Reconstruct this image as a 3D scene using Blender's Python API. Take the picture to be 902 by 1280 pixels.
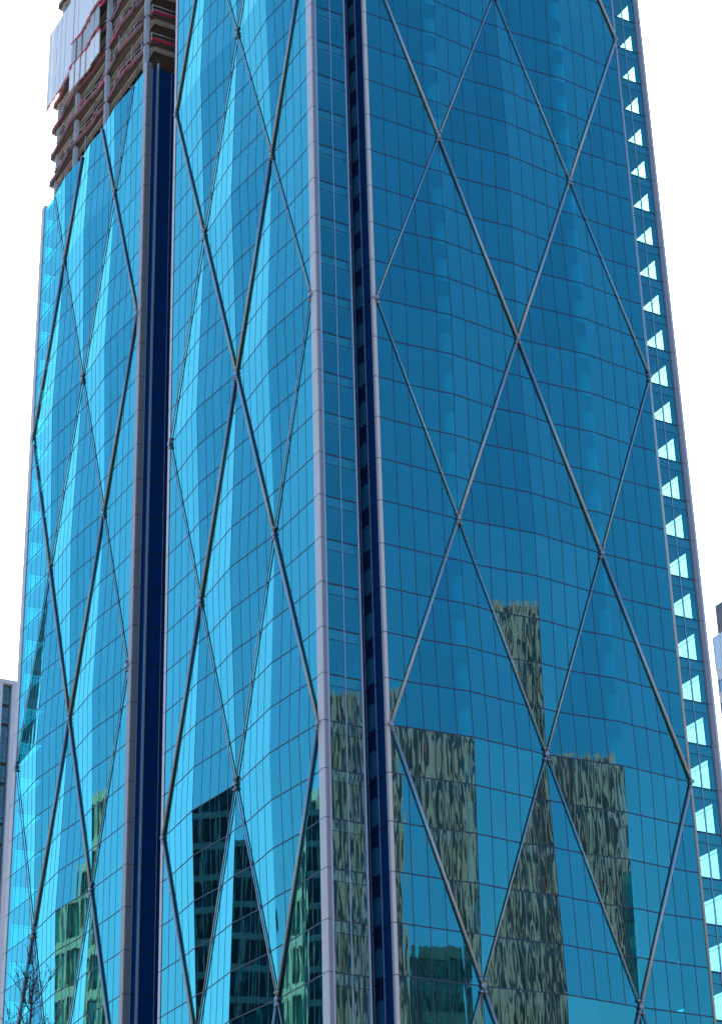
import bpy, math, random
from mathutils import Vector, Matrix
random.seed(7)
for o in list(bpy.data.objects): bpy.data.objects.remove(o)
sc = bpy.context.scene
R = math.radians

# ------------------------------------------------------------------ camera
CAMZ = 1.7
PITCH, ROLL, FPX = R(28.01), R(-1.63), 2751.0
fwd = Vector((0, math.cos(PITCH), math.sin(PITCH))); rt = Vector((1, 0, 0)); up = rt.cross(fwd)
rt2 = rt*math.cos(ROLL) + up*math.sin(ROLL); up2 = -rt*math.sin(ROLL) + up*math.cos(ROLL)
cam = bpy.data.cameras.new('camera'); co = bpy.data.objects.new('camera', cam); sc.collection.objects.link(co)
co.matrix_world = Matrix(((rt2.x, up2.x, -fwd.x, 0), (rt2.y, up2.y, -fwd.y, 0), (rt2.z, up2.z, -fwd.z, CAMZ), (0, 0, 0, 1)))
cam.sensor_fit = 'VERTICAL'; cam.sensor_height = 36; cam.lens = FPX/1280*36; cam.clip_start = .5; cam.clip_end = 6000
sc.camera = co

# ------------------------------------------------------------------ sky, sun, exposure
SUN_AZ, SUN_EL = 6, 47
w = bpy.data.worlds.new('World'); sc.world = w; w.use_nodes = True
nt = w.node_tree; bg = nt.nodes['Background']
sky = nt.nodes.new('ShaderNodeTexSky'); sky.sky_type = 'NISHITA'; sky.sun_disc = False
sky.sun_elevation = R(SUN_EL); sky.sun_rotation = R(SUN_AZ); sky.air_density = 1.0; sky.dust_density = 2.6; sky.ozone_density = 2.0
hs = nt.nodes.new('ShaderNodeHueSaturation'); hs.inputs['Saturation'].default_value = 1.36; nt.links.new(sky.outputs[0], hs.inputs['Color']); nt.links.new(hs.outputs[0], bg.inputs[0]); bg.inputs[1].default_value = .1
sl = bpy.data.lights.new('sun', 'SUN'); sl.energy = 2.2; sl.angle = R(.5); sl.color = (1, .94, .86)
so = bpy.data.objects.new('sun', sl); sc.collection.objects.link(so)
sd = Vector((math.sin(R(SUN_AZ))*math.cos(R(SUN_EL)), math.cos(R(SUN_AZ))*math.cos(R(SUN_EL)), math.sin(R(SUN_EL))))
so.rotation_euler = sd.to_track_quat('Z', 'Y').to_euler(); so.location = (0, 0, 400)
sc.view_settings.view_transform = 'Standard'; sc.view_settings.look = 'None'
sc.view_settings.exposure = 2.0; sc.view_settings.gamma = 1; sc.view_settings.use_curve_mapping = False
sc.cycles.max_bounces = 10; sc.cycles.transparent_max_bounces = 16; sc.cycles.glossy_bounces = 5
sc.cycles.caustics_reflective = False; sc.cycles.caustics_refractive = False

# ------------------------------------------------------------------ materials
def newmat(name):
    m = bpy.data.materials.new(name); m.use_nodes = True
    n = m.node_tree.nodes; n.clear(); out = n.new('ShaderNodeOutputMaterial')
    return m, n, m.node_tree.links, out
def plain(name, col, rough=.6, metal=0., var=.12, scale=.7, bump=0., spec=.5):
    """Principled surface with a soft blotchy variation of its own colour"""
    m, n, l, out = newmat(name)
    p = n.new('ShaderNodeBsdfPrincipled'); l.new(p.outputs[0], out.inputs[0])
    p.inputs['Roughness'].default_value = rough; p.inputs['Metallic'].default_value = metal; p.inputs['Specular IOR Level'].default_value = spec
    g = n.new('ShaderNodeNewGeometry'); no = n.new('ShaderNodeTexNoise'); no.inputs['Scale'].default_value = scale; no.inputs['Detail'].default_value = 5
    l.new(g.outputs['Position'], no.inputs['Vector'])
    mx = n.new('ShaderNodeMix'); mx.data_type = 'RGBA'
    mx.inputs[6].default_value = (*[c*(1-var) for c in col], 1); mx.inputs[7].default_value = (*[min(1, c*(1+var)) for c in col], 1)
    l.new(no.outputs[0], mx.inputs[0]); l.new(mx.outputs[2], p.inputs['Base Color'])
    if bump:
        b = n.new('ShaderNodeBump'); b.inputs['Strength'].default_value = 1; b.inputs['Distance'].default_value = bump
        l.new(no.outputs[0], b.inputs['Height']); l.new(b.outputs[0], p.inputs['Normal'])
    return m
def glass(name, tint=(.19, 1.0, .97), trans=(.015, .40, .48), f0=.25, fk=.58, fp=3.0, pillow=.0010, wave=.0024, rough=.012):
    """coated curtain-wall glass: tinted mirror coat over tinted see-through pane, panes slightly bowed"""
    m, n, l, out = newmat(name)
    def math_(op, a, b=None):
        x = n.new('ShaderNodeMath'); x.operation = op
        for i, v in enumerate((a, b)):
            if v is None: continue
            if isinstance(v, (int, float)): x.inputs[i].default_value = v
            else: l.new(v, x.inputs[i])
        return x.outputs[0]
    uv = n.new('ShaderNodeUVMap'); uv.uv_map = 'UVMap'
    sep = n.new('ShaderNodeSeparateXYZ'); l.new(uv.outputs[0], sep.inputs[0])
    fx = math_('FRACT', sep.outputs[0]); fy = math_('FRACT', sep.outputs[1])
    px = math_('MULTIPLY', math_('MULTIPLY', fx, math_('SUBTRACT', 1., fx)), 4.)
    py = math_('MULTIPLY', math_('MULTIPLY', fy, math_('SUBTRACT', 1., fy)), 4.)
    pil = math_('MULTIPLY', math_('MULTIPLY', px, py), pillow)
    cell = n.new('ShaderNodeCombineXYZ')
    l.new(math_('FLOOR', sep.outputs[0]), cell.inputs[0]); l.new(math_('FLOOR', sep.outputs[1]), cell.inputs[1])
    wn = n.new('ShaderNodeTexWhiteNoise'); wn.noise_dimensions = '3D'; l.new(cell.outputs[0], wn.inputs['Vector'])
    # waviness: noise in pane space, another seed per pane
    off = n.new('ShaderNodeVectorMath'); off.operation = 'SCALE'; l.new(wn.outputs['Color'], off.inputs[0]); off.inputs[3].default_value = .9
    add = n.new('ShaderNodeVectorMath'); add.operation = 'ADD'; l.new(uv.outputs[0], add.inputs[0]); l.new(off.outputs[0], add.inputs[1])
    mp = n.new('ShaderNodeMapping'); mp.inputs['Scale'].default_value = (2.3, 1.0, 1.5); l.new(add.outputs[0], mp.inputs[0])
    no = n.new('ShaderNodeTexNoise'); no.inputs['Scale'].default_value = 1.; no.inputs['Detail'].default_value = 1.2; l.new(mp.outputs[0], no.inputs['Vector'])
    tl = n.new('ShaderNodeSeparateXYZ'); l.new(wn.outputs['Color'], tl.inputs[0])
    tiltx = math_('MULTIPLY', math_('MULTIPLY', math_('SUBTRACT', tl.outputs[0], .5), fx), .0010)
    tilty = math_('MULTIPLY', math_('MULTIPLY', math_('SUBTRACT', tl.outputs[1], .5), fy), .003)
    h = math_('ADD', math_('ADD', pil, math_('MULTIPLY', no.outputs[0], wave)), math_('ADD', tiltx, tilty))
    bp = n.new('ShaderNodeBump'); bp.inputs['Strength'].default_value = 1; bp.inputs['Distance'].default_value = 1; l.new(h, bp.inputs['Height'])
    lw = n.new('ShaderNodeLayerWeight'); lw.inputs['Blend'].default_value = .5
    fac = math_('MINIMUM', math_('ADD', math_('MULTIPLY', math_('POWER', lw.outputs['Facing'], fp), fk), f0), .97)
    va = n.new('ShaderNodeMix'); va.data_type = 'RGBA'
    va.inputs[6].default_value = (*[c*.94 for c in tint], 1); va.inputs[7].default_value = (*[min(1, c*1.05) for c in tint], 1)
    l.new(wn.outputs['Value'], va.inputs[0])
    gl = n.new('ShaderNodeBsdfGlossy'); gl.inputs['Roughness'].default_value = rough
    l.new(va.outputs[2], gl.inputs['Color']); l.new(bp.outputs[0], gl.inputs['Normal'])
    tr = n.new('ShaderNodeBsdfTransparent'); tr.inputs['Color'].default_value = (*trans, 1)
    mx = n.new('ShaderNodeMixShader'); l.new(fac, mx.inputs[0]); l.new(tr.outputs[0], mx.inputs[1]); l.new(gl.outputs[0], mx.inputs[2])
    l.new(mx.outputs[0], out.inputs[0])
    return m
M = {
 'glass': glass('coated_blue_glass'),
 'clear': glass('corner_glass', trans=(.44, .80, .79), f0=.21, fk=.3),
 'navy': plain('recess_glass', (.004, .042, .15), .1, 0, .15, .1, 0, .6),
 'glimpse': plain('column_glimpse', (.04, .24, .42), .12, 0, .2, .3, 0, .6),
 'joint': plain('dark_joint', (.012, .03, .055), .45),
 'mull': plain('pale_mullion', (.34, .42, .48), .35, .5),
 'bar': plain('steel_bar', (.40, .40, .39), .46, .85, .08, 2),
 'node': plain('cast_node', (.30, .31, .32), .4, .8),
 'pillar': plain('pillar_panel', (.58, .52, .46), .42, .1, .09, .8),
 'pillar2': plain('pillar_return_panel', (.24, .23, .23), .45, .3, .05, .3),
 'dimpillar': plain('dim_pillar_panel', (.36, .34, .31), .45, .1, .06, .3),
 'fin': plain('pale_fin', (.46, .54, .60), .4, 0, .03, .3),
 'slab': plain('slab_edge', (.10, .13, .15), .8),
 'core': plain('core_wall', (.05, .06, .07), .9),
 'column': plain('pale_column', (.85, .86, .84), .7),
 'concrete': plain('raw_concrete', (.50, .46, .38), .85, 0, .2, .6, .01),
 'deck': plain('metal_deck', (.20, .15, .115), .7, .0, .2, .5),
 'steel': plain('grey_steel', (.58, .59, .58), .5, .1, .15, 1.5),
 'brown': plain('fascia_brown', (.10, .055, .045), .8, 0, .4, 1.2),
 'net': plain('red_netting', (.36, .065, .055), .85, 0, .45, 1.1),
 'red': plain('red_sheet', (.62, .03, .05), .6, 0, .3, 1.5),
 'white': plain('white_film', (.88, .84, .77), .5, 0, .03, .4),
 'grey': plain('grey_film', (.46, .45, .42), .55, 0, .05, .4),
 'bark': plain('bark', (.035, .028, .025), .9, 0, .3, 6),
 'ground': plain('city_ground', (.20, .19, .18), .9, 0, .25, .02),
 'pave': plain('paving', (.24, .23, .21), .85, 0, .15, .5),
 'precast': plain('precast', (.56, .54, .54), .75, 0, .06, .2),
 'teal': plain('teal_window', (.03, .13, .15), .08, 0, .5, .25, 0, .9),
 'frame': plain('window_frame', (.10, .11, .12), .6),
 'whitewall': plain('white_wall', (.88, .85, .80), .8, 0, .04, .2),
 'paleglass': plain('pale_glass', (.30, .46, .52), .1, .2, .1, .3, 0, .9),
 'milky': plain('milky_glass', (.78, .88, .90), .35, 0, .05, .3),
 'greyroof': plain('grey_plant_room', (.20, .20, .19), .8),
 'gold': plain('tan_stone', (.80, .27, .24), .7, 0, .25, .08),
 'goldglass': plain('bronze_window', (.14, .06, .06), .3, .0, .6, .12, 0, .9),
 'dark': plain('dark_cladding', (.24, .28, .30), .5, 0, .2, .2),
 'black': plain('black_cladding', (.05, .06, .065), .5, 0, .2, .2),
 'darkglass': plain('dark_window', (.03, .055, .07), .12, 0, .7, .2, 0, .3),
 'cream': plain('cream_precast', (.85, .56, .42), .8, 0, .15, .15),
 'greenglass': plain('green_window', (.05, .17, .14), .1, .1, .5, .12, 0, .9),
}

# ------------------------------------------------------------------ mesh helpers (all in world coordinates)
class MB:
    def __init__(s): s.v = []; s.f = []; s.sm = []; s.uv = []; s.marks = [(0, 0)]
    def use(s, idx): s.marks.append((len(s.f), idx))
    def poly(s, pts, uv=None, smooth=False):
        i = len(s.v); s.v += [Vector(p) for p in pts]; s.f.append(tuple(range(i, i+len(pts)))); s.sm.append(smooth)
        s.uv.append(uv if uv else [(0, 0)]*len(pts))
    def box(s, c, x, y, z):
        """c centre, x y z half-extent vectors"""
        c = Vector(c); x = Vector(x); y = Vector(y); z = Vector(z); i = len(s.v)
        if x.cross(y).dot(z) < 0: x = -x
        for a, b, d in ((-1,-1,-1),(1,-1,-1),(1,1,-1),(-1,1,-1),(-1,-1,1),(1,-1,1),(1,1,1),(-1,1,1)): s.v.append(c+a*x+b*y+d*z)
        for q in ((0,3,2,1),(4,5,6,7),(0,1,5,4),(1,2,6,5),(2,3,7,6),(3,0,4,7)):
            s.f.append(tuple(i+k for k in q)); s.sm.append(False); s.uv.append([(0, 0)]*4)
    def tube(s, pts, rad, n=8, caps=True):
        pts = [Vector(p) for p in pts]
        if isinstance(rad, (int, float)): rad = [rad]*len(pts)
        i0 = len(s.v); ref = None
        for k, p in enumerate(pts):
            d = (pts[min(k+1, len(pts)-1)]-pts[max(k-1, 0)]).normalized()
            if ref is None: ref = d.cross(Vector((0, 0, 1)) if abs(d.z) < .9 else Vector((1, 0, 0))).normalized()
            ref = (ref-d*ref.dot(d)).normalized(); b = d.cross(ref)
            for j in range(n):
                t = 2*math.pi*j/n; s.v.append(p+(ref*math.cos(t)+b*math.sin(t))*rad[k])
        for k in range(len(pts)-1):
            for j in range(n):
                s.f.append((i0+k*n+j, i0+k*n+(j+1) % n, i0+(k+1)*n+(j+1) % n, i0+(k+1)*n+j)); s.sm.append(True); s.uv.append([(0, 0)]*4)
        if caps:
            s.f.append(tuple(i0+j for j in reversed(range(n)))); s.sm.append(False); s.uv.append([(0, 0)]*n)
            e = i0+(len(pts)-1)*n; s.f.append(tuple(e+j for j in range(n))); s.sm.append(False); s.uv.append([(0, 0)]*n)
    def prism(s, ring, z0, z1):
        """ring of (x,y), counter-clockwise"""
        n = len(ring); i = len(s.v)
        A = sum(ring[k][0]*ring[(k+1) % n][1]-ring[(k+1) % n][0]*ring[k][1] for k in range(n))
        if A < 0: ring = ring[::-1]
        s.v += [Vector((x, y, z0)) for x, y in ring]+[Vector((x, y, z1)) for x, y in ring]
        s.f.append(tuple(i+k for k in reversed(range(n)))); s.f.append(tuple(i+n+k for k in range(n)))
        for k in range(n): s.f.append((i+k, i+(k+1) % n, i+n+(k+1) % n, i+n+k))
        for q in s.f[-(n+2):]: s.sm.append(False); s.uv.append([(0, 0)]*len(q))
    def build(s, name, mat, parent=None, base=False):
        if not s.v: return None
        lo = Vector([min(v[k] for v in s.v) for k in range(3)]); hi = Vector([max(v[k] for v in s.v) for k in range(3)])
        c = (lo+hi)/2
        if base: c.z = lo.z
        me = bpy.data.meshes.new(name); me.from_pydata([tuple(v-c) for v in s.v], [], s.f)
        me.polygons.foreach_set('use_smooth', s.sm)
        uvl = me.uv_layers.new(name='UVMap'); flat = [t for q in s.uv for p in q for t in p]; uvl.data.foreach_set('uv', flat)
        for q in (mat if isinstance(mat, (tuple, list)) else (mat,)): me.materials.append(M[q])
        if len(s.marks) > 1:
            for (st, ix), (en, _) in zip(s.marks, s.marks[1:]+[(len(s.f), 0)]):
                for k in range(st, en): me.polygons[k].material_index = ix
        me.update()
        o = bpy.data.objects.new(name, me); sc.collection.objects.link(o)
        o['_w'] = tuple(c)
        if parent: o.parent = parent; o.location = c-Vector(parent['_w'])
        else: o.location = c
        return o
def tag(o, label=None, cat=None, group=None, kind=None):
    for k, v in (('label', label), ('category', cat), ('group', group), ('kind', kind)):
        if v: o[k] = v
    return o
def thing(name, label, cat, loc, group=None):
    o = bpy.data.objects.new(name, None); sc.collection.objects.link(o); o.location = loc; o['_w'] = tuple(loc)
    return tag(o, label, cat, group)

# ------------------------------------------------------------------ tower frame: a runs along the right face, b back along the left face
Z0 = 26.29+CAMZ                                    # height of level 0; one level = five floors of 4 m
W = 7.279; PANE = W/5; HL = 20.; FL = 4.; POP = .65
ANG = R(29.79)
uR = Vector((math.cos(ANG), math.sin(ANG), 0)); uA = Vector((math.sin(ANG), -math.cos(ANG), 0)); UP = Vector((0, 0, 1))
oR = Vector((1.82, 160.28, Z0)); oA = Vector((-18.20, 184.77, Z0)); oB = Vector((-37.07, 217.39, Z0))
def ab(a, b, z): p = oR+uR*a-uA*b; p.z = z; return p
def ab2(a, b): p = oR+uR*a-uA*b; return (p.x, p.y)
aA = (oA-oR).dot(uR); aB = (oB-oR).dot(uR)         # planes of the left faces
bA0 = -(oA-oR).dot(uA); bB0 = -(oB-oR).dot(uA); bA4 = bA0-4*W; bB4 = bB0-4*W
LTOP = 8.4; LBTOP = 6.6; ZTOP = Z0+LTOP*HL; ZB = Z0+LBTOP*HL

tower = thing('glass_tower', 'blue glass tower with folded diamond facades and unfinished upper floors on one wing', 'skyscraper', (*ab2(14, 35), 0))

FACES = {'R': (oR, uR, uA, 0), 'A': (oA, uA, -uR, 0), 'B': (oB, uA, -uR, 1)}
def fp(face, c, l, off=0.):
    o, u, nn, _ = FACES[face]; return o+u*(c*W)+UP*(l*HL)+nn*off
def clipz(pts, z, keep_below):
    out = []
    for i, p in enumerate(pts):
        q = pts[(i+1) % len(pts)]
        ip = (p.z <= z) if keep_below else (p.z >= z); iq = (q.z <= z) if keep_below else (q.z >= z)
        if ip: out.append(p)
        if ip != iq: t = (z-p.z)/(q.z-p.z); out.append(p+(q-p)*t)
    return out
def facade_off(face, c, l):
    par = FACES[face][3]
    for ci in (1, 2, 3):
        for li in range(-2, 12):
            if (ci+li+par) % 2 == 1:
                d = abs(c-ci)+abs(l-li)
                if d < 1: return POP*(1-d)
    return 0.
def cut_line(pts, f0):
    """points where the polygon meets the zero set of f0"""
    r = []
    for i, p in enumerate(pts):
        q = pts[(i+1) % len(pts)]; a, b = f0(p), f0(q)
        if a*b < 0: r.append(p+(q-p)*(a/(a-b)))
    return r if len(r) == 2 else None
def ribbon(mb, a, b, n, width, proud=.03):
    d = (b-a); L = d.length
    if L < .05: return
    d /= L; s = n.cross(d).normalized()
    mb.box((a+b)/2+n*(proud/2-.004), d*(L/2), s*(width/2), n*(proud/2+.004))
def build_face(face, lmin, ztop, label):
    o, u, nn, par = FACES[face]
    fr = MB(); panes = []
    lmax = int(math.ceil((ztop-Z0)/HL))
    for ci in range(0, 5):
        for li in range(lmin, lmax+2):
            if (ci+li+par) % 2 == 0: continue
            T, Bm = fp(face, ci, li+1), fp(face, ci, li-1)
            tris = []
            if ci in (0, 4):
                s = fp(face, 1 if ci == 0 else 3, li)
                tris = [(Bm, s, T)] if ci == 0 else [(Bm, T, s)]
            else:
                Lf, Rt, ap = fp(face, ci-1, li), fp(face, ci+1, li), fp(face, ci, li, POP)
                tris = [(ap, T, Lf), (ap, Rt, T), (ap, Lf, Bm), (ap, Bm, Rt)]
            g = MB()
            for t in tris:
                pts = clipz(clipz(list(t), ztop, True), Z0+lmin*HL, False)
                if len(pts) < 3: continue
                n = (pts[1]-pts[0]).cross(pts[2]-pts[0]).normalized()
                if n.dot(nn) < 0: pts = pts[::-1]; n = -n
                g.poly(pts, [((p-o).dot(u)/PANE+50, (p.z-Z0)/FL+20) for p in pts])
                us = [(p-o).dot(u) for p in pts]; zs = [p.z for p in pts]
                for k in range(int(math.ceil(min(us)/PANE-1e-6)), int(math.floor(max(us)/PANE+1e-6))+1):
                    r = cut_line(pts, lambda p: (p-o).dot(u)-k*PANE-1e-4)
                    if r: ribbon(fr, r[0], r[1], n, .06, .012)
                for k in range(int(math.ceil((min(zs)-Z0)/FL-1e-6)), int(math.floor((max(zs)-Z0)/FL+1e-6))+1):
                    r = cut_line(pts, lambda p: p.z-Z0-k*FL-1e-4)
                    if r: ribbon(fr, r[0], r[1], n, .10, .02)
            if g.v: panes.append(g)
    fac = fr.build('diamond_facade', 'joint', tower); fac['label'] = label
    for g in panes: g.build('glass_diamond', 'glass', fac)
    # round steel bars along the folds, in the valleys between the diamonds
    for l in range(lmin, lmax+1):
        for c in range(0, 4):
            if (c+l+par) % 2 == 0: p, q, rising = fp(face, c, l, .12), fp(face, c+1, l+1, .12), True
            else: p, q, rising = fp(face, c+1, l, .12), fp(face, c, l+1, .12), False
            cc, ll = (c, l) if rising else (c+1, l)
            key = (ll-cc) if rising else (cc+ll)
            thick = (key % 4) == (2 if par == 0 else 1)
            if q.z > ztop:
                if p.z >= ztop-.2: continue
                q = p+(q-p)*((ztop-p.z)/(q.z-p.z))
            m = MB(); m.tube([p, q], .13 if thick else .062, 10)
            m.build('diagonal_bar', 'bar', fac)
    for l in range(lmin, lmax+1):
        for c in range(5):
            if (c+l+par) % 2: continue
            p = fp(face, c, l, .14)
            if p.z > ztop-.3: continue
            m = MB(); m.tube([p-nn*.16, p+nn*.14], .19, 12)
            for sx in (-1, 1):
                for sz in (-1, 1):
                    d = (u*sx*W+UP*sz*HL).normalized()
                    if (c == 0 and sx < 0) or (c == 4 and sx > 0): continue
                    m.tube([p+d*.42, p+d*.62], .15, 8)
            m.build('bar_joint', 'node', fac)
    return fac
build_face('R', 0, ZTOP, 'right hand facade, deep blue diamonds')
build_face('A', 0, ZTOP, 'middle facade, bright blue diamonds')
build_face('B', 0, ZB, 'leftmost facade, ending below the open floors')

# flat glazing between two plan points, panes one PANE wide and one floor high
def glazing(name, a0, b0, a1, b1, z0, z1, outward, mat, npan, mull='mull', lines=True, sub=True):
    p, q = ab(a0, b0, z0), ab(a1, b1, z0); d = q-p; L = d.length; d /= L
    n = outward; g = MB(); pts = [p, q, q+UP*(z1-z0), p+UP*(z1-z0)]
    if (pts[1]-pts[0]).cross(pts[2]-pts[0]).dot(n) < 0: pts = pts[::-1]
    s0 = random.randint(0, 40)
    g.poly(pts, [((x-p).dot(d)/L*npan+s0, (x.z-Z0)/FL+20) for x in pts])
    go = g.build(name, mat, tower)
    if lines:
        fr = MB()
        for k in range(int(math.ceil((z0-Z0)/FL)), int((z1-Z0)/FL)+1):
            z = Z0+k*FL; a = p.copy(); a.z = z; ribbon(fr, a, a+d*L, n, .13, .03)
            a.z = z-.95; ribbon(fr, a, a+d*L, n, .05, .02)
        fr.use(1)
        for k in range(0, npan+1):
            a = p+d*min(max(L*k/npan, .03), L-.03); ribbon(fr, a, a+UP*(z1-z0), n, .06 if 0 < k < npan else .05, .07)
        fr.build('glazing_frame', ('joint', mull), go)
    return go
def post(name, a0, a1, b0, b1, z0, z1, mat, joints=None):
    m = MB(); c = ab((a0+a1)/2, (b0+b1)/2, (z0+z1)/2)
    m.box(c, uR*((a1-a0)/2), uA*((b1-b0)/2), UP*((z1-z0)/2))
    if joints:
        f = m; m.use(1)
        k = int(math.ceil((z0-Z0)/FL))
        while Z0+k*FL < z1:
            cc = c.copy(); cc.z = Z0+k*FL; f.box(cc, uR*((a1-a0)/2+.006), uA*((b1-b0)/2+.006), UP*.03); k += 1
    return m.build(name, (mat, joints or mat), tower)
ZL = Z0
# front corner: pillar, two-pane strip set back, deep slot, slim pillar at the right face
post('corner_pillar', aA-.06, aA+.05, 1.25, 2.16, ZL, ZTOP, 'pillar', 'joint')
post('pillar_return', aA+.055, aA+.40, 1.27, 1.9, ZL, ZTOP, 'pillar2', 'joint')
post('corner_mullion', aA+.40, aA+.50, 1.26, 1.36, ZL, ZTOP, 'mull')
glazing('corner_glazing', aA+.50, 1.36, -1.70, 1.36, ZL, ZTOP, uA, 'clear', 2)
post('corner_mullion', -1.70, -1.60, 1.26, 1.5, ZL, ZTOP, 'mull')
glazing('recess_glazing', -1.62, 1.5, -1.62, 5.0, ZL, ZTOP, uR, 'navy', 2, sub=False)
rg = glazing('recess_glazing', -.16, .30, -.16, 5.0, ZL, ZTOP, -uR, 'navy', 3)
for k in range(2, 36):  # paler rounded patches stand in for interior columns glimpsed through the slot glass
    m = MB(); z = Z0+k*FL; hw, hh, cr = .52, 1.12, .3; pts = []
    for sx, sz in ((1, 1), (-1, 1), (-1, -1), (1, -1)):
        arc = [(sx*(hw-cr)+cr*math.cos(t), sz*(hh-cr)+cr*math.sin(t)) for t in [R({(1, 1): 0, (-1, 1): 90, (-1, -1): 180, (1, -1): 270}[(sx, sz)]+q*30) for q in range(4)]]
        pts += arc
    P = [ab(-.185, 2.62+x, z+1.55+y) for x, y in pts]; Q = [ab(-.165, 2.62+x, z+1.55+y) for x, y in pts]
    m.poly(P[::-1]); m.poly(Q)
    for i in range(len(P)): j = (i+1) % len(P); m.poly([P[i], P[j], Q[j], Q[i]])
    m.build('column_glimpse', 'glimpse', rg)
glazing('recess_glazing', -1.62, 5.0, -.16, 5.0, ZL, ZTOP, uA, 'navy', 1)
post('corner_pillar', -.34, -.02, -.03, .30, ZL, ZTOP, 'pillar', 'joint')
# right corner: round post, see-through strip, pillar and fin
m = MB(); m.tube([ab(4*W-.05, .02, ZL), ab(4*W-.05, .02, ZTOP)], .14, 12); m.build('corner_post', 'bar', tower)
AR1 = 4*W+3.30
glazing('corner_glazing', 4*W+.06, .75, AR1, .75, ZL, ZTOP, uA, 'clear', 2)
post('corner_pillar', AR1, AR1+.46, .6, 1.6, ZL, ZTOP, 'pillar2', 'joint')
post('corner_fin', AR1+.46, AR1+.98, .95, 1.07, ZL, ZTOP, 'fin', 'white')
AR = AR1+.45
post('glow_screen', 4*W-.2, 4*W-.1, .12, 3.6, ZL, ZTOP, 'core')  # added unseen screen, keeps bright corner daylight from leaking through the facade end
for b, wd in ((4.6, .17),): post('window_post', AR1+.0, AR1+.2, b-wd, b+wd, ZL, ZTOP, 'slab')
# left end of the left wing
post('corner_pillar', aB-.05, aB+.4, bB0+.2, bB0+1.15, ZL, ZB+.8, 'pillar', 'joint')
# slot between the wings
bs1 = bB4-1.2
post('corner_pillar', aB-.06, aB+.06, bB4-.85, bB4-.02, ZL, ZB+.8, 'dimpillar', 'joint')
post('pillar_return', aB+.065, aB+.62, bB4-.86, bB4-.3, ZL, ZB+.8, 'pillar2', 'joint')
glazing('recess_glazing', aB+.62, bs1+.35, aB+1.2, bs1+.35, ZL, ZB, uA, 'navy', 1)
post('corner_mullion', aB+1.2, aB+1.31, bs1, bs1+.3, ZL, ZB+.8, 'mull')
glazing('recess_glazing', aB+1.31, bs1+.2, aB+6.0, bs1+.2, ZL, ZB, uA, 'navy', 3)
post('corner_pillar', aA-.06, aA+.2, bA0+.02, bA0+.5, ZL, ZTOP, 'pillar', 'joint')
glazing('recess_glazing', aA+.1, bA0+.55, aA+6, bA0+.55, ZL, ZTOP, -uA, 'navy', 3, lines=False)
glazing('recess_glazing', aA+6, bA0+.55, aA+6, bs1+.2, ZL, ZB, -uR, 'navy', 4)
# plain faces away from the street
BB = bB0+1.0
glazing('rear_glazing', aB+.3, BB, AR, BB, ZL, ZB, -uA, 'glass', 27)
glazing('rear_glazing', AR, 1.8, AR, BB, ZL, ZB, uR, 'clear', 48)
# lobby storeys below the diamonds
def prism_ab(name, ring, z0, z1, mat, parent=tower):
    m = MB(); m.prism([ab2(a, b) for a, b in ring], z0, z1); return m.build(name, mat, parent)
prism_ab('lobby', [(.3, .5), (AR-.5, .5), (AR-.5, BB-.5), (aB+.4, BB-.5), (aB+.4, 2), (.3, 2)], 0, Z0-.3, 'dark')
prism_ab('core_wall', [(7, 11), (AR-7, 11), (AR-7, BB-9), (7, BB-9)], 0, ZB, 'core')
prism_ab('core_wall', [(7, 11), (AR-7, 11), (AR-7, 30), (7, 30)], ZB+.02, ZTOP, 'core')
# floor slabs, seen through the corner glass
ringlow = [(.25, .3), (4*W-.1, .3), (4*W-.1, .95), (AR-.25, .95), (AR-.25, BB-.25), (aB+.35, BB-.25), (aB+.35, bs1+.6), (aA+6.2, bs1+.6),
           (aA+6.2, bA0+.2), (aA+.35, bA0+.2), (aA+.35, 1.8), (-1.9, 1.8), (-1.9, 5.3), (.25, 5.3)]
ringhigh = [(.25, .3), (4*W-.1, .3), (4*W-.1, .95), (AR-.25, .95), (AR-.25, bA0), (aA+.35, bA0), (aA+.35, 1.8), (-1.9, 1.8), (-1.9, 5.3), (.25, 5.3)]
k = 0
while Z0+k*FL <= ZTOP:
    z = Z0+k*FL
    prism_ab('floor_slab', ringlow if z <= ZB+.1 else ringhigh, z-.78, z+.18, 'slab'); k += 1
# pale columns behind the glass
for a, b in ((1.08*W, 1.5), (3.12*W, 1.5), (4*W+2.2, 4.2), (.9, 3.0)):
    m = MB(); m.tube([ab(a, b, Z0), ab(a, b, ZTOP)], .55 if b < 2 else .4, 12); m.build('interior_column', 'column', tower)
for b in (bB0-.6*W, bB0-2.5*W):
    m = MB(); m.tube([ab(aB+2.2, b, Z0), ab(aB+2.2, b, ZB)], .45, 12); m.build('interior_column', 'column', tower)

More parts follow.
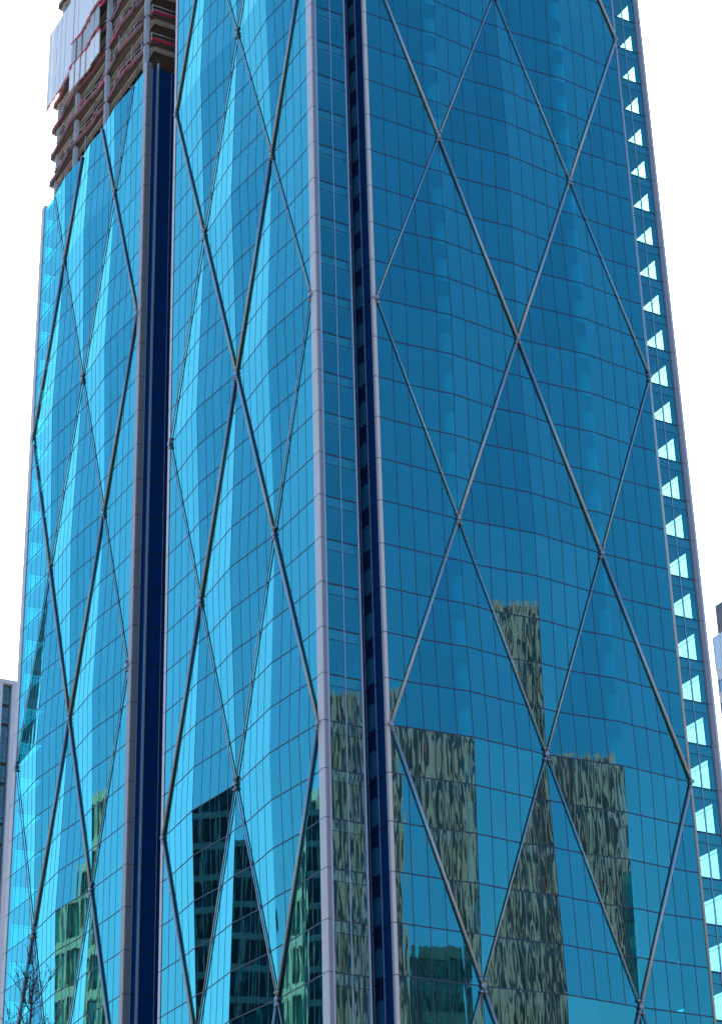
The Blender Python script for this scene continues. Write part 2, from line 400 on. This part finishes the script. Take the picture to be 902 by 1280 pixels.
# ------------------------------------------------------------------ unfinished floors above the left wing
bE0, bE1 = bB0+1.1, bB4-1.15                        # slab ends along b
def slab_ring(l, inset):
    r = []
    cs = [-.15]+[i*.25 for i in range(0, 17)]+[4.16]
    for c in cs: r.append((aB-facade_off('B', min(max(c, 0), 4), l)+inset, bB0-c*W))
    r[0] = (r[0][0], r[0][1]-inset); r[-1] = (r[-1][0], r[-1][1]+inset)
    return r
for i in range(8):
    l = 6.8+.2*i; z = Z0+l*HL
    front = slab_ring(l, .55)
    bn = front[-1][1]
    ring = front+[(aB+5.2, bn), (aB+5.2, bA0+.9), (aB+17, bA0+.9), (aB+17, bB0+.8), (front[0][0]+.4, bB0+.8)]
    sl_ = prism_ab('open_floor', ring, z-.02, z+.16, 'deck')
    # deck ribs underneath, running back from the edge
    rb = MB(); b = bE0-1
    while b > bn+.2:
        rb.box(ab(aB+8.2, b, z-.05), uR*7.4, uA*.09, UP*.04); b -= .42
    rb.build('deck_rib', 'deck', sl_)
    bm_ = MB()
    for c in (0.02, .52, 1.02, 1.52, 2.02, 2.52, 3.02, 3.52, 4.0):
        bb = bB0-c*W; bm_.box(ab(aB+8.4, bb, z-.30), uR*7.3, uA*.10, UP*.22); bm_.box(ab(aB+8.4, bb, z-.55), uR*7.3, uA*.22, UP*.03)
    for a in (.95, 5.0, 9.5):
        bm_.box(ab(aB+a, (bE0+bn)/2-.3, z-.36), uR*.10, uA*((bE0-bn)/2-1.0), UP*.24); bm_.box(ab(aB+a, (bE0+bn)/2-.3, z-.62), uR*.24, uA*((bE0-bn)/2-1.0), UP*.03)
    bm_.build('floor_beam', 'concrete', sl_)
    # edge fascia and red guard following the folded outline
    fa = MB(); nt_ = MB(); rl = MB()
    path = front+[(aB+5.2, bn)]
    for (p, q) in zip(path, path[1:]):
        A_, B_ = ab(*p, z), ab(*q, z); d = B_-A_; L = d.length
        if L < .02: continue
        d /= L; nrm = Vector((-d.y, d.x, 0))
        fa.box((A_+B_)/2+UP*.0, d*(L/2+.03), nrm*.05, UP*.17)
        h = .35+.3*random.random()
        nt_.box((A_+B_)/2+UP*(.18+h/2)-nrm*.02, d*(L/2), nrm*.012, UP*(h/2))
        rl.tube([A_+UP*1.25, B_+UP*1.25], .035, 6); rl.tube([A_+UP*.7, B_+UP*.7], .03, 6); rl.tube([A_+UP*.2, A_+UP*1.35], .04, 6)
    fa.build('edge_fascia', 'brown', sl_); nt_.build('safety_netting', 'net', sl_); rl.build('guard_rail', 'steel', sl_)
    rd = MB(); A_, B_ = ab(*path[-2], z), ab(*path[-1], z)
    for s in range(7):
        t0, t1 = s/7, (s+.92)/7; d = B_-A_; hh = .3+.2*random.random()
        rd.box(A_+d*((t0+t1)/2)+UP*(.2+hh/2)+uA*.08, d*((t1-t0)/2), uA*.02, UP*(hh/2))
    rd.build('red_sheeting', 'red', sl_)
    # steel columns of this storey
    for c, a in ((.14, .9), (1.14, .35), (2.41, .35), (3.98, .25)):
        m = MB(); cc = ab(aB+a, bB0-c*W, z-FL/2+.0)
        hz = FL/2-.2
        m.box(cc+uA*.20, uR*.24, uA*.03, UP*hz); m.box(cc-uA*.20, uR*.24, uA*.03, UP*hz); m.box(cc, uR*.03, uA*.168, UP*hz)
        m.build('steel_column', 'steel', tower)
    # props, loose netting and stacked material along the open edge
    for c in (.45, .75, 1.5, 1.8, 2.1, 2.75, 3.0, 3.3, 3.55):
        if random.random() < .3: continue
        m = MB(); cc = ab(aB+.35+.5*random.random(), bB0-(c+.1*random.random())*W, z); m.tube([cc-UP*(FL-.2), cc-UP*.3], .045, 6); m.build('shoring_prop', random.choice(['steel', 'red', 'brown']), tower)
    for c in (.3, .6, .95, 1.35, 1.65, 2.0, 2.25, 2.65, 2.9, 3.2, 3.45, 3.8):
        if random.random() < .45: continue
        wd = .5+1.3*random.random(); hh = .25+.85*random.random(); d0 = random.uniform(-.5, .9)
        bb = bB0-c*W; off = aB-facade_off('B', c, l)+.42
        m = MB(); n_ = 6
        for q in range(n_):
            b0_, b1_ = bb-wd/2+wd*q/n_, bb-wd/2+wd*(q+1)/n_
            t0 = hh*(.7+.3*math.sin(q*1.3+c*9)); 
            m.box(ab(off+.03*math.sin(q*2.1), (b0_+b1_)/2, z+d0+t0/2), uR*.012, uA*((b1_-b0_)/2), UP*(t0/2))
        m.build('safety_netting', random.choice(['net', 'net', 'red', 'brown']), sl_)
    for c in (.9, 1.9, 2.5, 3.4):
        if random.random() < .4: continue
        m = MB(); m.box(ab(aB+1.6+random.random(), bB0-c*W, z+.55), uR*.6, uA*(.5+.5*random.random()), UP*(.3+.3*random.random())); m.build('material_stack', random.choice(['steel', 'brown', 'grey']), tower)
prism_ab('shaft_wall', [(aB+10.5, bB4), (aB+12, bB4), (aB+12, bB0-2), (aB+10.5, bB0-2)], ZB, ZTOP, 'brown')
# film-wrapped facade panels already hung on the upper floors
def panel(c, l0, l1, mat, tone=None):
    m = MB(); c0, c1 = c+.013, c+.187
    P = []
    om = facade_off('B', c+.1, (l0+l1)/2)
    for cc, ll in ((c0, l0), (c1, l0), (c1, l1), (c0, l1)): P.append(fp('B', cc, ll, om+.12))
    nn = -uR
    m.poly(P[::-1] if (P[1]-P[0]).cross(P[2]-P[0]).dot(nn) < 0 else P)
    Q = [p-nn*.14 for p in P]; m.poly(Q if (Q[1]-Q[0]).cross(Q[2]-Q[0]).dot(nn) < 0 else Q[::-1])
    for i in range(4):
        j = (i+1) % 4; m.poly([P[i], P[j], Q[j], Q[i]])
    return m.build('cladding_panel', mat, tower)
redp = []
for i in range(-1, 5): panel(i*.2+.0, 7.40+.012*(i % 2), 8.0, 'white')
for i in range(5, 11): panel(i*.2, 7.22, 7.40, 'white')
for i in range(5, 11):
    o = panel(i*.2, 7.425, 7.585, 'grey'); o['label'] = 'grey wrapped panel above the lower white ones'
for i in range(5, 13): panel(i*.2, 7.61, 8.0, 'white')
for (c0, c1, l) in ((-.15, 1.0, 7.385), (1.0, 2.2, 7.408), (1.0, 2.6, 7.595), (2.2, 2.7, 7.56)):
    m = MB(); n = int((c1-c0)/.1)
    for i in range(n):
        c = c0+(c1-c0)*i/n; h = .15+.5*random.random()**2
        p = fp('B', c+.05, l, facade_off('B', max(c, 0), l)+.2)
        m.box(p-UP*h*.3, uA*(.05*W), uR*.03, UP*(h/2))
    m.build('red_sheeting', 'red', tower)
for i in range(7):
    c = 2.35+.22*i; m = MB(); l = 7.42-.0*i
    p = fp('B', c, 7.6, -.2)
    m.tube([p, p-UP*2.6, p-UP*3.1+uA*.05, p-UP*3.4+uA*.25, p-UP*3.35+uA*.5, p-UP*3.0+uA*.6], .05, 6); m.build('hanging_hook', 'mull', tower)

# ------------------------------------------------------------------ ground
g = MB(); g.poly([(-3000, -3000, 0), (3000, -3000, 0), (3000, 3000, 0), (-3000, 3000, 0)]); tag(g.build('ground', 'ground'), kind='structure')
g = MB(); g.prism([(-14, -6), (16, -6), (16, 8), (-14, 8)], 0, .13); tag(g.build('pavement', 'pave'), kind='structure')
g = MB(); g.prism([ab2(-18, -14), ab2(60, -14), ab2(60, 95), ab2(-18, 95)], 0, .14); tag(g.build('plaza', 'pave'), kind='structure')

# ------------------------------------------------------------------ neighbouring buildings
def ray(px, py):
    d = rt2*((px-451)/FPX)-up2*((py-640)/FPX)+fwd; return d
def at_depth(px, py, y):
    d = ray(px, py); t = y/d.y; return Vector((d.x*t, y, CAMZ+d.z*t))
# grey tower at the left edge: front parallel to the tower's right face
pt = at_depth(23.5, 853, 352.); H = pt.z; e = uR.copy(); nrm = uA.copy()
base = Vector((pt.x, pt.y, 0))
left = thing('grey_office_tower', 'grey precast tower with stacked teal windows showing left of the glass tower', 'building', base-e*10-nrm*8)
m = MB(); m.box(base-e*13-nrm*11+UP*((H-1)/2), e*12.4, nrm*10, UP*((H-1)/2)); m.build('wall', 'frame', left)
m = MB()
for s in [2.9*k for k in range(9)]: m.box(base-e*(s+.55)-nrm*.35+UP*(H/2), e*.58, nrm*.62, UP*(H/2))
m.build('pier', 'precast', left)
m = MB(); m.box(base-e*12.6-nrm*.4+UP*(H-.35), e*12.8, nrm*.75, UP*.36); m.build('parapet', 'precast', left)
for s in (1.13, 4.03, 6.93):
    z = H-4.3; i = 0
    while z > 55:
        tall = [3.3, 2.7, 2.7][i % 3]
        f = MB(); f.box(base-e*(s+.89)-nrm*.62+UP*(z+tall/2+.15), e*.88, nrm*.1, UP*(tall/2+.13)); fo = f.build('window', 'teal', left)
        f = MB(); f.box(base-e*(s+.89)-nrm*.50+UP*(z+tall/2+.15), e*.06, nrm*.04, UP*(tall/2+.1)); f.box(base-e*(s+.89)-nrm*.49+UP*(z+.9), e*.86, nrm*.04, UP*.05); f.build('frame', 'frame', fo)
        z -= 3.6; i += 1
# white tower at the right edge: front parallel to the left faces
pt = at_depth(888, 797, 300.); H = pt.z
base = Vector((pt.x, pt.y, 0)); e = uA.copy(); nrm = -uR.copy()
rt_b = thing('white_apartment_tower', 'white apartment tower with small window rows at the right edge, behind the glass tower', 'building', base+e*9+uR*8)
m = MB(); m.box(base+e*9+uR*9.2+UP*(H-5.4)/2, e*9, uR*8.9, UP*(H-5.4)/2); m.build('wall', 'whitewall', rt_b)
m = MB(); m.box(base+e*9.2+uR*9+UP*(H-2.7), e*9.2, uR*8.8, UP*2.7); po = m.build('glass_storey', 'milky', rt_b)
m = MB()
for k in range(13): m.box(base+e*(.1+k*1.5)+uR*.17+UP*(H-2.7), e*.05, uR*.03, UP*2.68)
m.build('mullion', 'whitewall', po)
m = MB(); m.box(base+e*10.6+uR*7.4+UP*(H+2.4), e*9.4, uR*7, UP*2.4); m.build('plant_room', 'greyroof', rt_b)
z = H-9.6
while z > 70:
    m = MB(); m.box(base+e*9.3+uR*.02+UP*(z+.1), e*8.9, uR*.16, UP*.12); m.build('ledge', 'whitewall', rt_b)
    for k in range(3):
        f = MB(); f.box(base+e*(2.6+k*5.4)+uR*.28+UP*(z+1.5), e*2.2, uR*.05, UP*.85); fo = f.build('window', 'paleglass', rt_b)
        f = MB()
        for s in (-2.2, -1.1, 0, 1.1, 2.2): f.box(base+e*(2.6+k*5.4+s)+uR*.22+UP*(z+1.5), e*.06, uR*.04, UP*.9)
        f.box(base+e*(2.6+k*5.4)+uR*.225+UP*(z+2.38), e*2.3, uR*.05, UP*.06); f.build('frame', 'greyroof', fo)
    z -= 3.6

# ------------------------------------------------------------------ buildings across the streets, seen in the glass
def slab_block(name, label, p0, p1, depth, H, nb, nf, zlow, wallm, glassm, pier=.35, band=.3, proud=.5, win='window', rows=True):
    """block whose front runs p0 to p1 (plan); depth away from the tower"""
    A_, B_ = Vector((*p0, 0)), Vector((*p1, 0)); e = (B_-A_); L = e.length; e /= L
    n = Vector((-e.y, e.x, 0)); tc = Vector((5, 175, 0))
    if n.dot(tc-A_) < 0: n = -n
    th = thing(name, label, 'building', (A_+B_)/2-n*depth/2)
    m = MB(); m.box((A_+B_)/2-n*(depth/2)+UP*(H/2-.5), e*(L/2-.1), n*(depth/2-proud), UP*(H/2-.5)); m.build('wall', wallm, th)
    bw = L/nb; fh = (H-zlow)/nf
    m = MB()
    for i in range(nb+1): m.box(A_+e*(i*bw)-n*(proud/2)+UP*(H/2), e*(bw*pier/2*(1 if rows else random.Random(i).uniform(.25, 1.7))), n*(proud/2+.05), UP*(H/2))
    m.build('pier', wallm, th)
    if rows:
        m = MB()
        for j in range(nf+1): m.box((A_+B_)/2-n*(proud/2+.06)+UP*(zlow+j*fh-fh*band/2), e*(L/2), n*(proud/2), UP*(fh*band/2))
        m.build('spandrel', wallm, th)
        for i in range(nb):
            for j in range(nf):
                if (i+.5)*bw > L: continue
                f = MB(); f.box(A_+e*((i+.5)*bw)-n*(proud*.8)+UP*(zlow+(j+.5)*fh-fh*band/2), e*(bw*(1-pier)/2), n*.08, UP*(fh*(1-band)/2)); f.build(win, glassm, th)
    else:
        for i in range(nb):
            f = MB(); f.box(A_+e*((i+.5)*bw)-n*(proud*.8)+UP*(H/2), e*(bw*(1-pier)/2), n*.08, UP*(H/2-2)); f.build(win, glassm, th)
    return th
slab_block('tan_office_tower', 'tall tan stone tower with dark vertical window strips, mirrored in the right facade', (200, -36), (246.5, 22), 34, 193, 40, 40, 20, 'gold', 'goldglass', .5, .3, .9, 'window_strip', False)
slab_block('dark_office_block', 'lower black glass block mirrored at the foot of the right facade', (177.5, 63.5), (183.6, 69.5), 6, 111, 8, 9, 10, 'black', 'darkglass', .2, .2, .4)
slab_block('tan_office_tower', 'narrow tan tower mirrored small at the bottom of the right facade', (121, 157), (124, 162), 8, 84, 3, 8, 20, 'gold', 'goldglass', .4, .3, .4)
slab_block('dark_apartment_block', 'dark apartment block with gridded windows mirrored low in the middle facade', (-119.3, 211.5), (-112.1, 229.2), 18, 108.5, 9, 20, 20, 'dark', 'darkglass', .18, .2, .8)
slab_block('dark_glass_tower', 'dark tower mirrored as a thin wedge at the far left of the leftmost facade', (-107.5, 303.5), (-97.5, 311), 10, 168, 5, 20, 20, 'dark', 'greenglass', .25, .35, .5)
slab_block('cream_apartment_tower', 'cream tower with green windows mirrored low in the leftmost facade', (-127.8, 236.6), (-137, 262), 22, 118.5, 7, 14, 20, 'cream', 'greenglass', .2, .22, .9)

# ------------------------------------------------------------------ bare tree at the bottom left
def bare_tree():
    rnd = random.Random(3)
    top = at_depth(41, 1178, 34.); mid = at_depth(38, 1280, 34.2)
    base = Vector((mid.x-.25, 34.4, 0))
    t = thing('bare_tree', 'leafless young tree with thin dark twigs in front of the tower at bottom left', 'tree', base)
    tr = MB(); tr.tube([base, base+UP*2.5+Vector((.05, 0, 0)), base+UP*6+Vector((.1, -.1, 0)), mid-UP*1.2, mid, mid*.5+top*.5+Vector((.03, 0, 0)), top], [.15, .12, .08, .034, .019, .011, .004], 8)
    cr = MB()
    def twig(p, d, L, r, depth):
        n = 5; pts = [p]; rad = [r]
        dd = d.normalized()
        for i in range(n):
            dd = (dd+Vector((rnd.uniform(-.22, .22), rnd.uniform(-.22, .22), rnd.uniform(-.05, .24)))).normalized()
            pts.append(pts[-1]+dd*(L/n)); rad.append(max(.0035, r*(1-.75*(i+1)/n)))
        cr.tube(pts, rad, 5)
        if depth <= 0: return
        for i in range(1, n+1):
            for s in range(2 if depth > 1 else 1):
                q = pts[i]; ax = Vector((rnd.uniform(-1, 1), rnd.uniform(-1, 1), rnd.uniform(.2, .9))).normalized()
                twig(q, (dd*.6+ax).normalized(), L*rnd.uniform(.25, .5), max(.004, rad[i]*.7), depth-1)
    line = [base+UP*6+Vector((.1, -.1, 0)), mid-UP*1.2, mid, mid*.5+top*.5+Vector((.03, 0, 0)), top]
    for k in range(25):
        t_ = (k/24)**.8*(len(line)-1.01); i = int(t_); p = line[i].lerp(line[i+1], t_-i)
        hgt = max(.12, (top.z-p.z)); an = k*2.4
        L = min(1.5, .16+.36*hgt)*rnd.uniform(.55, 1.05)
        twig(p, Vector((math.cos(an), math.sin(an), 1.1)), L, min(.03, .006+.012*L), 2 if L > .35 else 1)
    tr.build('trunk', 'bark', t); cr.build('crown', 'bark', t)
bare_tree()
for o in sc.objects:
    if '_w' in o: del o['_w']
